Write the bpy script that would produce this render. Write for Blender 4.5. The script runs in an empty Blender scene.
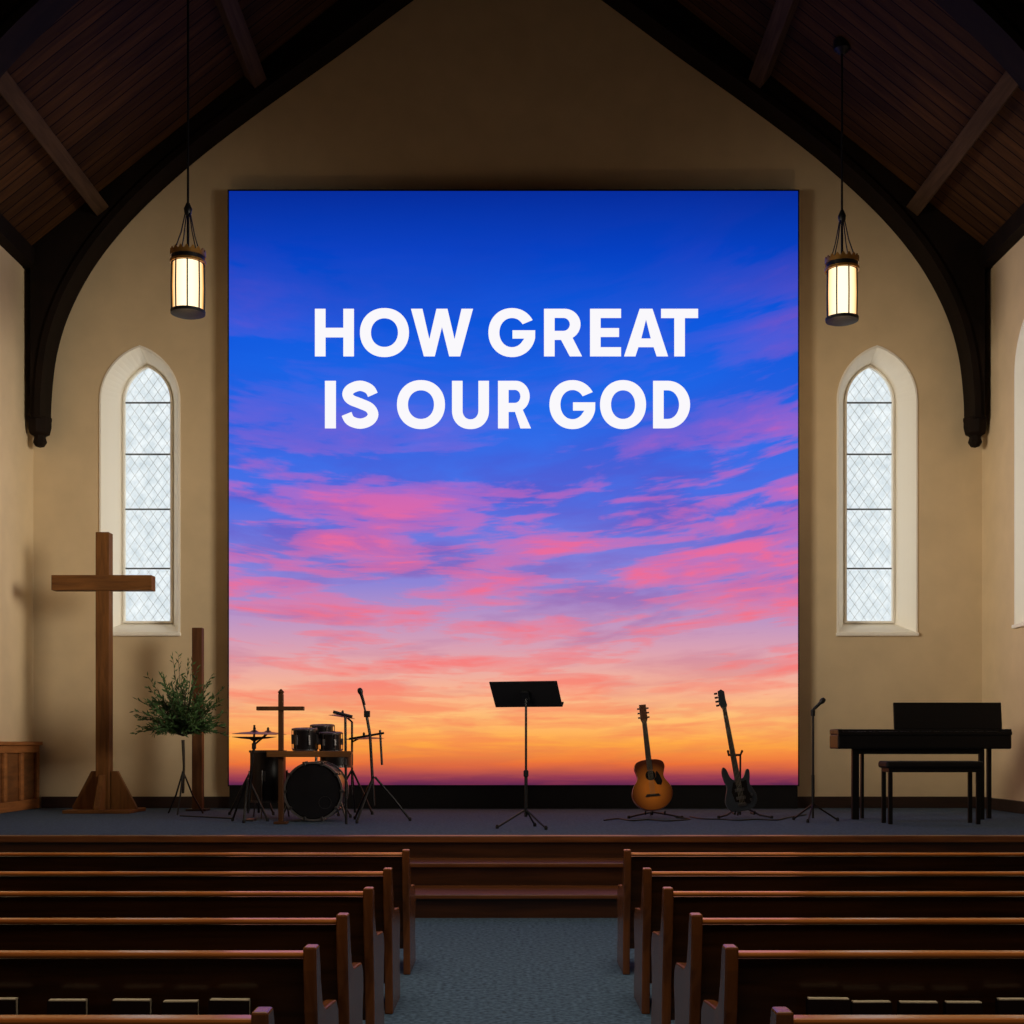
import bpy, bmesh, math, random
from mathutils import Vector, Matrix
random.seed(7)
C = bpy.context.scene.collection
PI = math.pi
F = 1300.0; EYE = 1.27; HZ = 742.0; ST = 0.52
def lin(c):
    o = []
    for v in c[:3]:
        v = v/255.0
        o.append(v/12.92 if v <= 0.04045 else ((v+0.055)/1.055)**2.4)
    return (o[0], o[1], o[2], 1.0)

# ------------------------------------------------------------------ materials
def newmat(name):
    m = bpy.data.materials.new(name); m.use_nodes = True
    nt = m.node_tree; nt.nodes.clear()
    out = nt.nodes.new('ShaderNodeOutputMaterial')
    return m, nt, out
def principled(nt, out):
    b = nt.nodes.new('ShaderNodeBsdfPrincipled'); nt.links.new(b.outputs[0], out.inputs[0]); return b
def plain(name, c, rough=0.5, metal=0.0, var=0.15, scale=20, bump=0.0, spec=0.5, dist=0.01):
    m, nt, out = newmat(name); b = principled(nt, out)
    tc = nt.nodes.new('ShaderNodeTexCoord'); n = nt.nodes.new('ShaderNodeTexNoise')
    n.inputs['Scale'].default_value = scale; n.inputs['Detail'].default_value = 4
    nt.links.new(tc.outputs['Object'], n.inputs['Vector'])
    r = nt.nodes.new('ShaderNodeValToRGB')
    l = lin(c)
    r.color_ramp.elements[0].position = 0.3; r.color_ramp.elements[1].position = 0.7
    r.color_ramp.elements[0].color = (l[0]*(1-var), l[1]*(1-var), l[2]*(1-var), 1)
    r.color_ramp.elements[1].color = (min(1, l[0]*(1+var)), min(1, l[1]*(1+var)), min(1, l[2]*(1+var)), 1)
    nt.links.new(n.outputs['Fac'], r.inputs[0]); nt.links.new(r.outputs[0], b.inputs['Base Color'])
    b.inputs['Roughness'].default_value = rough; b.inputs['Metallic'].default_value = metal
    b.inputs['Specular IOR Level'].default_value = spec
    if bump:
        bp = nt.nodes.new('ShaderNodeBump'); bp.inputs['Strength'].default_value = bump; bp.inputs['Distance'].default_value = dist
        nt.links.new(n.outputs['Fac'], bp.inputs['Height']); nt.links.new(bp.outputs[0], b.inputs['Normal'])
    return m
def wood(name, c1, c2, rough=0.4, grain=(2, 30, 30), boards=None, spec=0.5):
    m, nt, out = newmat(name); b = principled(nt, out)
    tc = nt.nodes.new('ShaderNodeTexCoord'); mp = nt.nodes.new('ShaderNodeMapping')
    mp.inputs['Scale'].default_value = grain
    nt.links.new(tc.outputs['Object'], mp.inputs['Vector'])
    n = nt.nodes.new('ShaderNodeTexNoise'); n.inputs['Scale'].default_value = 1.0; n.inputs['Detail'].default_value = 6
    n.inputs['Distortion'].default_value = 0.6
    nt.links.new(mp.outputs[0], n.inputs['Vector'])
    r = nt.nodes.new('ShaderNodeValToRGB')
    r.color_ramp.elements[0].position = 0.3; r.color_ramp.elements[1].position = 0.72
    r.color_ramp.elements[0].color = lin(c1); r.color_ramp.elements[1].color = lin(c2)
    nt.links.new(n.outputs['Fac'], r.inputs[0])
    col = r.outputs[0]
    if boards:
        sp = nt.nodes.new('ShaderNodeSeparateXYZ'); nt.links.new(tc.outputs['Object'], sp.inputs[0])
        dv = nt.nodes.new('ShaderNodeMath'); dv.operation = 'DIVIDE'; dv.inputs[1].default_value = boards
        nt.links.new(sp.outputs['Y'], dv.inputs[0])
        fr = nt.nodes.new('ShaderNodeMath'); fr.operation = 'FRACT'; nt.links.new(dv.outputs[0], fr.inputs[0])
        fl = nt.nodes.new('ShaderNodeMath'); fl.operation = 'FLOOR'; nt.links.new(dv.outputs[0], fl.inputs[0])
        wn = nt.nodes.new('ShaderNodeTexWhiteNoise'); wn.noise_dimensions = '1D'; nt.links.new(fl.outputs[0], wn.inputs['W'])
        mr = nt.nodes.new('ShaderNodeMapRange'); mr.inputs['To Min'].default_value = 0.6; mr.inputs['To Max'].default_value = 1.2
        nt.links.new(wn.outputs[0], mr.inputs[0])
        gt = nt.nodes.new('ShaderNodeMath'); gt.operation = 'GREATER_THAN'; gt.inputs[1].default_value = 0.09
        nt.links.new(fr.outputs[0], gt.inputs[0])
        mu = nt.nodes.new('ShaderNodeMath'); mu.operation = 'MULTIPLY'
        nt.links.new(gt.outputs[0], mu.inputs[0]); nt.links.new(mr.outputs[0], mu.inputs[1])
        vm = nt.nodes.new('ShaderNodeVectorMath'); vm.operation = 'SCALE'
        nt.links.new(col, vm.inputs[0]); nt.links.new(mu.outputs[0], vm.inputs['Scale'])
        col = vm.outputs[0]
    nt.links.new(col, b.inputs['Base Color'])
    b.inputs['Roughness'].default_value = rough
    b.inputs['Specular IOR Level'].default_value = spec
    bp = nt.nodes.new('ShaderNodeBump'); bp.inputs['Strength'].default_value = 0.12; bp.inputs['Distance'].default_value = 0.01
    nt.links.new(n.outputs['Fac'], bp.inputs['Height']); nt.links.new(bp.outputs[0], b.inputs['Normal'])
    return m
def emit(name, c, s):
    m, nt, out = newmat(name); e = nt.nodes.new('ShaderNodeEmission')
    e.inputs[0].default_value = lin(c); e.inputs[1].default_value = s
    nt.links.new(e.outputs[0], out.inputs[0]); return m

M_wall = plain('plaster_wall', (216, 193, 155), 0.9, var=0.05, scale=3, bump=0.15)
M_reveal = plain('cream_reveal', (252, 247, 234), 0.7, var=0.0, scale=8, spec=0.2)
M_carpet = plain('blue_grey_carpet', (76, 98, 120), 1.0, var=0.5, scale=38, bump=0.8, spec=0.1, dist=0.02)
M_stagec = plain('stage_carpet', (76, 94, 116), 1.0, var=0.3, scale=40, bump=0.5, spec=0.1, dist=0.02)
M_truss = wood('dark_truss_wood', (18, 12, 8), (30, 20, 13), 0.75, (2, 8, 2), spec=0.12)
M_purlin = wood('purlin_wood', (58, 42, 26), (82, 61, 40), 0.75, (20, 1.5, 20), spec=0.12)
M_ceil = wood('ceiling_boards', (50, 30, 13), (78, 50, 22), 0.75, (1.5, 14, 1.5), boards=0.17, spec=0.12)
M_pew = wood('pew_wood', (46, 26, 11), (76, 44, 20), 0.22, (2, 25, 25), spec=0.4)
M_rail = wood('pew_rail_lit_wood', (168, 96, 42), (218, 134, 64), 0.2, (2, 25, 25))  # lighter rail wood, with its highlights put into the brighter colour
M_pewend = wood('pew_end_wood', (104, 59, 28), (148, 88, 44), 0.24, (25, 25, 3))
M_fascia = wood('fascia_wood', (50, 27, 13), (82, 46, 22), 0.35, (1.5, 25, 25))
M_nose = wood('nosing_wood', (98, 55, 26), (134, 80, 40), 0.3, (2, 25, 25))
M_base = wood('baseboard_wood', (36, 22, 16), (54, 32, 22), 0.5, (2, 20, 20))
M_wains = wood('wainscot_wood', (140, 86, 42), (180, 114, 60), 0.5, (20, 3, 20))
M_wainsd = wood('wainscot_panel_wood', (100, 60, 30), (136, 86, 44), 0.5, (20, 3, 20))
M_cross = wood('cross_wood', (94, 58, 27), (130, 84, 40), 0.6, (22, 22, 2.5), spec=0.25)
M_crossarm = wood('cross_arm_wood', (94, 58, 27), (130, 84, 40), 0.6, (2.5, 22, 22), spec=0.25)
M_post = wood('post_wood', (74, 44, 22), (104, 64, 34), 0.6, (22, 22, 2.5), spec=0.25)
M_rack = wood('rack_wood', (66, 38, 18), (92, 56, 28), 0.6, (22, 22, 2.5), spec=0.25)
M_black = plain('black_metal', (22, 22, 24), 0.45, 0.4)
M_blackm = plain('black_matte', (15, 14, 16), 0.6, spec=0.3)
M_chrome = plain('dull_chrome', (100, 97, 96), 0.35, 0.9)
M_rim = plain('bright_drum_rim', (140, 136, 134), 0.35, 0.8)
M_cymbal = plain('bronze_cymbal', (100, 72, 42), 0.4, 0.9)
M_shell = plain('drum_shell', (22, 18, 18), 0.3)
M_head = plain('drum_head_dark', (20, 19, 22), 0.35)
M_headw = plain('drum_head_coated', (90, 85, 80), 0.7)
M_brass = plain('dark_brass', (176, 126, 60), 0.35, 0.7)
M_piano = plain('piano_black', (12, 11, 12), 0.5, spec=0.2)
M_keys = plain('white_keys', (200, 198, 190), 0.3)
M_leather = plain('bench_vinyl', (15, 14, 15), 0.6, bump=0.2, spec=0.2)
M_leaf = plain('leaf_green', (66, 94, 50), 0.7, var=0.4, scale=9, spec=0.2)
M_stem = plain('stem_brown', (56, 46, 34), 0.8)
M_gneck = wood('guitar_neck_wood', (74, 42, 23), (98, 58, 33), 0.4, (20, 20, 3))
M_gside = wood('guitar_side_wood', (110, 52, 22), (150, 76, 32), 0.3, (20, 20, 3))
M_fret = plain('fretboard', (34, 24, 20), 0.5)
M_bass = plain('bass_body_dark', (44, 49, 56), 0.3)
M_guard = plain('pickguard_dark', (18, 14, 14), 0.25)
M_string = plain('strings', (170, 165, 150), 0.35, 0.8)
M_cover = plain('book_cover', (30, 14, 12), 0.7, spec=0.2)
M_pages = plain('book_pages', (244, 230, 202), 0.8, var=0.06, scale=60)
M_lead = plain('window_lead', (222, 227, 228), 0.6)
M_bar = plain('window_bar', (96, 100, 100), 0.6)
M_text = emit('white_letters', (250, 248, 252), 1.0)
M_bezel = plain('screen_bezel', (10, 10, 12), 0.5)
M_cable = plain('cable_rubber', (16, 16, 18), 0.6)

def glass_mat():
    m, nt, out = newmat('frosted_daylight_glass')
    tc = nt.nodes.new('ShaderNodeTexCoord'); n = nt.nodes.new('ShaderNodeTexNoise')
    n.inputs['Scale'].default_value = 7; n.inputs['Detail'].default_value = 7; n.inputs['Roughness'].default_value = 0.65
    nt.links.new(tc.outputs['Object'], n.inputs['Vector'])
    r = nt.nodes.new('ShaderNodeValToRGB')
    r.color_ramp.elements[0].position = 0.35; r.color_ramp.elements[1].position = 0.65
    r.color_ramp.elements[0].color = lin((192, 203, 208)); r.color_ramp.elements[1].color = lin((220, 227, 229))
    nt.links.new(n.outputs['Fac'], r.inputs[0])
    e = nt.nodes.new('ShaderNodeEmission'); e.inputs[1].default_value = 1.25
    nt.links.new(r.outputs[0], e.inputs[0])
    nt.links.new(e.outputs[0], out.inputs[0]); return m
M_glass = glass_mat()

def lantern_glass():
    m, nt, out = newmat('lantern_glass')
    lw = nt.nodes.new('ShaderNodeLayerWeight'); lw.inputs[0].default_value = 0.35
    r = nt.nodes.new('ShaderNodeValToRGB')
    r.color_ramp.elements[0].position = 0.05; r.color_ramp.elements[1].position = 0.7
    r.color_ramp.elements[0].color = lin((255, 232, 186)); r.color_ramp.elements[1].color = lin((216, 140, 62))
    nt.links.new(lw.outputs['Facing'], r.inputs[0])
    e = nt.nodes.new('ShaderNodeEmission'); e.inputs[1].default_value = 1.8
    nt.links.new(r.outputs[0], e.inputs[0]); nt.links.new(e.outputs[0], out.inputs[0]); return m
M_lglass = lantern_glass()

def soundboard_mat():
    m, nt, out = newmat('sunburst_soundboard'); b = principled(nt, out)
    tc = nt.nodes.new('ShaderNodeTexCoord'); mp = nt.nodes.new('ShaderNodeMapping')
    mp.inputs['Location'].default_value = (0, 0, -0.21*3.6); mp.inputs['Scale'].default_value = (4.6, 0, 3.6)
    nt.links.new(tc.outputs['Object'], mp.inputs['Vector'])
    g = nt.nodes.new('ShaderNodeTexGradient'); g.gradient_type = 'SPHERICAL'; nt.links.new(mp.outputs[0], g.inputs[0])
    r = nt.nodes.new('ShaderNodeValToRGB')
    r.color_ramp.elements[0].position = 0.05; r.color_ramp.elements[0].color = lin((90, 36, 12))
    r.color_ramp.elements[1].position = 0.7; r.color_ramp.elements[1].color = lin((240, 142, 48))
    nt.links.new(g.outputs['Fac'], r.inputs[0]); nt.links.new(r.outputs[0], b.inputs['Base Color'])
    b.inputs['Roughness'].default_value = 0.25; return m
M_sound = soundboard_mat()

def sky_mat(hw, hh):
    m, nt, out = newmat('sunset_display')
    N = nt.nodes; L = nt.links
    def mt(op, a, b=None, clamp=False):
        n = N.new('ShaderNodeMath'); n.operation = op; n.use_clamp = clamp
        for i, v in enumerate((a, b)):
            if v is None: continue
            if isinstance(v, (int, float)): n.inputs[i].default_value = v
            else: L.new(v, n.inputs[i])
        return n.outputs[0]
    def ramp(fac, stops, interp='LINEAR'):
        r = N.new('ShaderNodeValToRGB'); cr = r.color_ramp; cr.interpolation = interp
        while len(cr.elements) < len(stops): cr.elements.new(0.5)
        for i, (p, c) in enumerate(stops):
            cr.elements[i].position = p
        for i, (p, c) in enumerate(stops):
            cr.elements[i].color = (c, c, c, 1) if isinstance(c, (int, float)) else lin(c)
        L.new(fac, r.inputs[0]); return r.outputs[0]
    tc = N.new('ShaderNodeTexCoord'); sp = N.new('ShaderNodeSeparateXYZ'); L.new(tc.outputs['Object'], sp.inputs[0])
    u = mt('DIVIDE', sp.outputs['X'], hw); v = mt('DIVIDE', sp.outputs['Z'], hh)
    u2 = mt('MULTIPLY', u, u)
    vv = mt('SUBTRACT', v, mt('MULTIPLY', mt('MULTIPLY', u2, v), 0.08))
    vv = mt('SUBTRACT', vv, mt('MULTIPLY', mt('MULTIPLY', u, v), 0.05))
    q = mt('DIVIDE', 1.0, mt('ADD', vv, 0.38))
    def nz(a, b, off, detail, dist, rough=0.55):
        cx = N.new('ShaderNodeCombineXYZ')
        L.new(mt('MULTIPLY', mt('MULTIPLY', u, q), a), cx.inputs[0]); L.new(mt('MULTIPLY', q, b), cx.inputs[1])
        cx.inputs[2].default_value = off
        n = N.new('ShaderNodeTexNoise'); n.inputs['Scale'].default_value = 1; n.inputs['Detail'].default_value = detail
        n.inputs['Distortion'].default_value = dist; n.inputs['Roughness'].default_value = rough
        L.new(cx.outputs[0], n.inputs['Vector']); return n.outputs['Fac']
    n1 = nz(1.45, 12.5, 3.9, 7, 0.45, 0.56)
    n2 = nz(4.2, 46, 8.1, 5, 0.4, 0.55)
    n3 = nz(1.2, 8.5, 1.7, 6, 0.3)
    n4 = nz(0.8, 5.0, 6.2, 2, 0.2)
    base = ramp(v, [(0, (92, 38, 76)), (0.014, (150, 58, 80)), (0.035, (236, 112, 56)), (0.07, (255, 168, 70)), (0.11, (255, 190, 112)),
                    (0.16, (250, 180, 146)), (0.23, (218, 160, 178)), (0.34, (142, 132, 214)), (0.47, (80, 112, 228)), (0.62, (34, 106, 234)),
                    (0.78, (14, 88, 222)), (0.9, (6, 64, 194)), (1.0, (6, 44, 156))])
    cloud = ramp(v, [(0, (160, 56, 76)), (0.05, (242, 122, 66)), (0.12, (250, 140, 98)), (0.2, (248, 124, 120)), (0.34, (242, 108, 146)),
                     (0.5, (226, 102, 168)), (0.66, (176, 90, 190)), (0.85, (120, 74, 180)), (1.0, (80, 62, 160))])
    dark = ramp(v, [(0, (80, 34, 74)), (0.08, (234, 124, 84)), (0.18, (214, 124, 132)), (0.28, (160, 104, 172)), (0.42, (108, 86, 192)), (0.58, (58, 84, 210)), (0.75, (12, 72, 206)), (1.0, (6, 36, 134))])
    mixn = mt('ADD', mt('ADD', mt('MULTIPLY', n1, 0.62), mt('MULTIPLY', n2, 0.16)), mt('MULTIPLY', n4, 0.22))
    mask = ramp(mixn, [(0.462, 0.0), (0.525, 0.5), (0.61, 1.0)], 'EASE')
    env = ramp(vv, [(0.03, 0.35), (0.10, 0.7), (0.22, 0.92), (0.44, 0.95), (0.52, 0.65), (0.58, 0.22), (0.66, 0.08), (0.85, 0.03), (1.0, 0.0)])
    side = mt('MULTIPLY', mt('MULTIPLY', mt('MULTIPLY', u2, u2), ramp(v, [(0.45, 0.0), (0.6, 0.75), (0.84, 0.7), (0.93, 0.0)])), mt('ADD', 0.5, mt('MULTIPLY', u, 0.22)))
    mk = mt('MULTIPLY', mask, mt('ADD', env, side, True), True)
    dm = mt('MULTIPLY', ramp(n3, [(0.47, 0.0), (0.63, 0.8)]), ramp(vv, [(0.02, 0.3), (0.12, 0.4), (0.3, 0.8), (0.5, 0.8), (0.62, 0.35), (0.95, 0.2)]), True)
    def mix(f, a, b):
        x = N.new('ShaderNodeMix'); x.data_type = 'RGBA'; L.new(f, x.inputs[0]); L.new(a, x.inputs[6]); L.new(b, x.inputs[7]); return x.outputs[2]
    c = mix(dm, base, dark); c = mix(mk, c, cloud)
    e = N.new('ShaderNodeEmission'); L.new(c, e.inputs[0]); e.inputs[1].default_value = 1.0
    L.new(e.outputs[0], out.inputs[0]); return m

# ------------------------------------------------------------------ mesh helpers
class MB:
    def __init__(s): s.bm = bmesh.new()
    def poly(s, verts, faces, M=None):
        vs = [s.bm.verts.new((M @ Vector(v)) if M else v) for v in verts]
        for f in faces:
            try: s.bm.faces.new([vs[i] for i in f])
            except ValueError: pass
        return s
    def box(s, x0, x1, y0, y1, z0, z1, M=None):
        v = [(x, y, z) for x in (x0, x1) for y in (y0, y1) for z in (z0, z1)]
        return s.poly(v, [(0, 1, 3, 2), (4, 6, 7, 5), (0, 4, 5, 1), (2, 3, 7, 6), (0, 2, 6, 4), (1, 5, 7, 3)], M)
    def prism(s, pl, t0, t1, plane='xz', M=None):
        n = len(pl)
        def mk(a, b, t): return {'xz': (a, t, b), 'yz': (t, a, b), 'xy': (a, b, t)}[plane]
        v = [mk(a, b, t0) for a, b in pl]+[mk(a, b, t1) for a, b in pl]
        f = [tuple(range(n)), tuple(range(2*n-1, n-1, -1))]+[(i, (i+1) % n, n+(i+1) % n, n+i) for i in range(n)]
        return s.poly(v, f, M)
    def ring(s, a, b, t0, t1, M=None):
        n = len(a)
        v = [(p[0], t0, p[1]) for p in a]+[(p[0], t0, p[1]) for p in b]+[(p[0], t1, p[1]) for p in a]+[(p[0], t1, p[1]) for p in b]
        f = []
        for i in range(n):
            j = (i+1) % n
            f += [(i, j, n+j, n+i), (2*n+i, 3*n+i, 3*n+j, 2*n+j), (i, 2*n+i, 2*n+j, j), (n+i, n+j, 3*n+j, 3*n+i)]
        return s.poly(v, f, M)
    def tube(s, pts, r, n=8, M=None):
        pts = [Vector(p) for p in pts]; m = len(pts)
        rs = r if isinstance(r, (list, tuple)) else [r]*m
        prev = None; v = []
        for i, p in enumerate(pts):
            t = (pts[min(i+1, m-1)]-pts[max(i-1, 0)]).normalized()
            if prev is None:
                a = Vector((0, 0, 1)) if abs(t.z) < 0.9 else Vector((1, 0, 0))
                nrm = t.cross(a).normalized()
            else:
                nrm = prev-t*prev.dot(t)
                nrm = nrm.normalized() if nrm.length > 1e-6 else t.orthogonal().normalized()
            prev = nrm; bn = t.cross(nrm)
            for k in range(n):
                an = 2*PI*k/n; v.append(p+(nrm*math.cos(an)+bn*math.sin(an))*rs[i])
        f = [tuple(range(n))[::-1], tuple(range((m-1)*n, m*n))]
        for i in range(m-1):
            for k in range(n):
                f.append((i*n+k, i*n+(k+1) % n, (i+1)*n+(k+1) % n, (i+1)*n+k))
        return s.poly([tuple(x) for x in v], f, M)
    def lathe(s, prof, n=24, M=None):
        v = []; f = []; m = len(prof)
        for r, z in prof:
            for k in range(n): v.append((max(r, 1e-4)*math.cos(2*PI*k/n), max(r, 1e-4)*math.sin(2*PI*k/n), z))
        for i in range(m-1):
            for k in range(n): f.append((i*n+k, i*n+(k+1) % n, (i+1)*n+(k+1) % n, (i+1)*n+k))
        f.append(tuple(range(n))[::-1]); f.append(tuple(range((m-1)*n, m*n)))
        return s.poly(v, f, M)
    def hoop(s, r0, r1, y0, y1, n=48, M=None, wave=0.0, wn=0):
        v = []; f = []
        for r_, z_ in ((r0, y0), (r1, y0), (r1, y1), (r0, y1)):
            for k_ in range(n):
                a = 2*PI*k_/n
                zz = z_-(wave*0.5*(1-math.cos(wn*a)) if z_ == y1 else 0)
                v.append((r_*math.cos(a), r_*math.sin(a), zz))
        for i in range(4):
            for k_ in range(n):
                j = (i+1) % 4; f.append((i*n+k_, i*n+(k_+1) % n, j*n+(k_+1) % n, j*n+k_))
        return s.poly(v, f, M)
    def build(s, name, mat, parent=None, bevel=0, smooth=False, loc=None, M=None):
        bmesh.ops.recalc_face_normals(s.bm, faces=s.bm.faces)
        me = bpy.data.meshes.new(name); s.bm.to_mesh(me); s.bm.free()
        me.materials.append(mat)
        if smooth:
            for p in me.polygons: p.use_smooth = True
            me.set_sharp_from_angle(angle=math.radians(38))
        o = bpy.data.objects.new(name, me); C.objects.link(o)
        if parent: o.parent = parent
        if loc: o.location = loc
        if M: o.matrix_local = M
        if bevel:
            b = o.modifiers.new('bevel', 'BEVEL'); b.width = bevel; b.segments = 2; b.limit_method = 'ANGLE'
        return o
def thing(name, label, cat, loc=(0, 0, 0), rot=(0, 0, 0), group=None):
    o = bpy.data.objects.new(name, None); C.objects.link(o); o.empty_display_size = 0.1
    o.location = loc; o.rotation_euler = rot; o['label'] = label; o['category'] = cat
    if group: o['group'] = group
    return o
def tag(o, label, cat, group=None):
    o['label'] = label; o['category'] = cat
    if group: o['group'] = group
    return o
def struct(o, label=None):
    o['kind'] = 'structure'
    if label: o['label'] = label
    return o
def copy_tree(o, parent=None):
    c = o.copy(); C.objects.link(c)
    if parent: c.parent = parent
    for ch in list(o.children): copy_tree(ch, c)
    return c
def T(x, y, z): return Matrix.Translation((x, y, z))
def R(a, ax): return Matrix.Rotation(a, 4, ax)

# ------------------------------------------------------------------ room shell
XL, XR, YB = -5.45, 5.35, 14.8
XM = (XL+XR)/2; HWD = (XR-XL)/2; EZ = 6.7; SL = 0.8; AP = EZ+SL*HWD
def roofz(x): return AP-SL*abs(x-XM)
YF = -2.5
def lancet(w, z0, zt, ah, n=12, cx=0.0):
    h = w/2; Rr = (ah*ah+h*h)/w; zs = zt-ah
    pts = [(cx-h, z0), (cx+h, z0)]
    th = math.asin(min(1, ah/Rr))
    for i in range(n+1):
        a = th*i/n; pts.append((cx+h-Rr+Rr*math.cos(a), zs+Rr*math.sin(a)))
    for i in range(n-1, -1, -1):
        a = th*i/n; pts.append((cx-h+Rr-Rr*math.cos(a), zs+Rr*math.sin(a)))
    return pts
OUT = lancet(0.88, 2.52, 5.76, 0.60)
INN = lancet(0.58, 2.65, 5.65, 0.43)
GLA = lancet(0.53, 2.675, 5.625, 0.395)
RIM = lancet(0.92, 2.50, 5.785, 0.625)
def cutter(M):
    mb = MB(); n = len(OUT); rings = [(OUT, -0.12), (OUT, 0.0), (INN, 0.34), (INN, 0.62)]
    v = []; f = []
    for o, y in rings: v += [(a, y, b) for a, b in o]
    for k in range(3):
        for i in range(n):
            j = (i+1) % n; f.append((k*n+i, k*n+j, (k+1)*n+j, (k+1)*n+i))
    f.append(tuple(range(n))[::-1]); f.append(tuple(range(3*n, 4*n)))
    mb.poly(v, f, M)
    return mb.build('cutter', M_wall)
def apply_cuts(o, cutters, test):
    for c in cutters:
        m = o.modifiers.new('b', 'BOOLEAN'); m.object = c; m.operation = 'DIFFERENCE'; m.solver = 'EXACT'
    bpy.context.view_layer.update()
    dg = bpy.context.evaluated_depsgraph_get()
    me = bpy.data.meshes.new_from_object(o.evaluated_get(dg))
    o.modifiers.clear(); o.data = me
    me.materials.clear(); me.materials.append(M_wall); me.materials.append(M_reveal)
    for p in me.polygons: p.material_index = 1 if test(p.center) else 0
    for c in cutters: bpy.data.objects.remove(c, do_unlink=True)
MW = [T(-4.235, YB, 0), T(4.155, YB, 0)]
SWY = 13.36
MS = T(XR, SWY, 0) @ R(-PI/2, 'Z')
wb = MB().prism([(XL-0.4, 0), (XR+0.4, 0), (XR+0.4, EZ-0.3), (XR, EZ+0.05), (XM, AP+0.05), (XL, EZ+0.05), (XL-0.4, EZ-0.3)], YB, YB+0.5).build('wall_back', M_wall)
struct(wb); apply_cuts(wb, [cutter(m) for m in MW], lambda c: YB+0.01 < c.y < YB+0.49 and 2.4 < c.z < 5.9 and 3.5 < abs(c.x) < 4.9)
struct(MB().box(XL-0.4, XL, YF, YB, 0, EZ+0.05).build('wall_left', M_wall))
wr = struct(MB().box(XR, XR+0.5, YF, YB, 0, EZ+0.05).build('wall_right', M_wall))
apply_cuts(wr, [cutter(MS)], lambda c: XR+0.01 < c.x < XR+0.49 and 2.4 < c.z < 5.9 and abs(c.y-SWY) < 0.6)
struct(MB().box(XL-0.4, XR+0.5, YF, 10.4, -0.2, 0).build('floor', M_carpet))
ce = MB().prism([(XL-0.6, EZ-SL*0.6), (XM, AP), (XR+0.6, EZ-SL*0.6), (XR+0.6, EZ-SL*0.6+0.25), (XM, AP+0.25), (XL-0.6, EZ-SL*0.6+0.25)], YF, YB+0.5).build('ceiling', M_ceil)
struct(ce)

# stage and steps
st = struct(MB().box(XL, XR, 10.4, YB, 0, ST).build('floor_stage', M_stagec), 'raised stage platform covered in blue grey carpet')
MB().box(XL, XR, 10.36, 10.4, 0, ST-0.05).build('fascia', M_fascia, st)
MB().box(XL, XR, 10.33, 10.44, ST-0.05, ST+0.004).build('nosing', M_nose, st, bevel=0.008)
for i, (y0, z1) in enumerate(((9.95, 0.347), (9.38, 0.173))):
    y1 = 10.36 if i == 0 else 9.95
    s_ = struct(MB().box(-2.6, 2.6, y0, y1, 0, z1-0.035).build('trim_%d' % (i+1), M_fascia))
    MB().box(-2.62, 2.62, y0-0.03, y1, z1-0.035, z1).build('tread', M_nose, s_, bevel=0.008)

# baseboards
struct(MB().box(XL+0.1, XR, YB-0.03, YB, ST, ST+0.13).build('baseboard_back', M_base, bevel=0.006))
struct(MB().box(XR-0.03, XR, 10.45, YB-0.03, ST, ST+0.13).build('baseboard_right', M_base, bevel=0.006))

# wainscot on left wall
wn = struct(MB().box(XL, XL+0.05, 11.4, YB-0.03, ST, 1.24).build('trim_3', M_wainsd))
MB().box(XL, XL+0.12, 11.38, YB-0.03, 1.235, 1.275).build('cap_rail', M_wains, wn, bevel=0.006)
MB().box(XL+0.05, XL+0.085, 11.4, YB-0.03, ST, ST+0.11).build('bottom_rail', M_wains, wn, bevel=0.008)
MB().box(XL+0.05, XL+0.085, 11.4, YB-0.03, 1.15, 1.235).build('upper_rail', M_wains, wn, bevel=0.008)
for k in range(8):
    y = 11.4+k*0.47
    MB().box(XL+0.05, XL+0.085, y, y+0.08, ST+0.11, 1.15).build('stile', M_wains, wn, bevel=0.008)

# windows
def inside(p, poly):
    x, z = p; c = False; n = len(poly)
    for i in range(n):
        x1, z1 = poly[i]; x2, z2 = poly[(i+1) % n]
        if (z1 > z) != (z2 > z) and x < (x2-x1)*(z-z1)/(z2-z1)+x1: c = not c
    return c
def window(name, M):
    fr = MB().ring(INN, GLA, 0.30, 0.40, M).build(name, M_reveal)
    struct(fr)
    MB().ring(RIM, OUT, -0.012, 0.01, M).build('surround', M_reveal, fr)
    MB().prism([(-0.47, 2.475), (0.47, 2.475), (0.47, 2.515), (-0.47, 2.515)], -0.04, 0.0, 'xz', M).build('window_sill', M_reveal, fr, bevel=0.01)
    MB().prism(GLA, 0.355, 0.37, 'xz', M).build('glass', M_glass, fr)
    for z in (3.29, 3.98, 4.62, 5.22):
        MB().box(-0.265, 0.265, 0.33, 0.35, z-0.008, z+0.008, M).build('glazing_bar', M_bar, fr)
    mb = MB(); px, pz = 0.108, 0.15
    for sg in (1, -1):
        for k in range(-60, 60):
            c = k*pz
            run = None; stepn = 240
            for i in range(stepn+2):
                x = -0.27+0.54*i/stepn
                z = 4.15+c+sg*x*pz/px
                ok = i <= stepn and inside((x, z), GLA)
                if ok and run is None: run = (x, z)
                if ok: last = (x, z)
                if not ok and run is not None:
                    if abs(last[0]-run[0]) > 0.01:
                        mb.tube([(run[0], 0.351, run[1]), (last[0], 0.351, last[1])], 0.0021, 4, M)
                    run = None
    mb.build('lead_lattice', M_lead, fr)
    return fr
window('window_1', MW[0]); window('window_2', MW[1]); window('window_3', MS)

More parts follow.
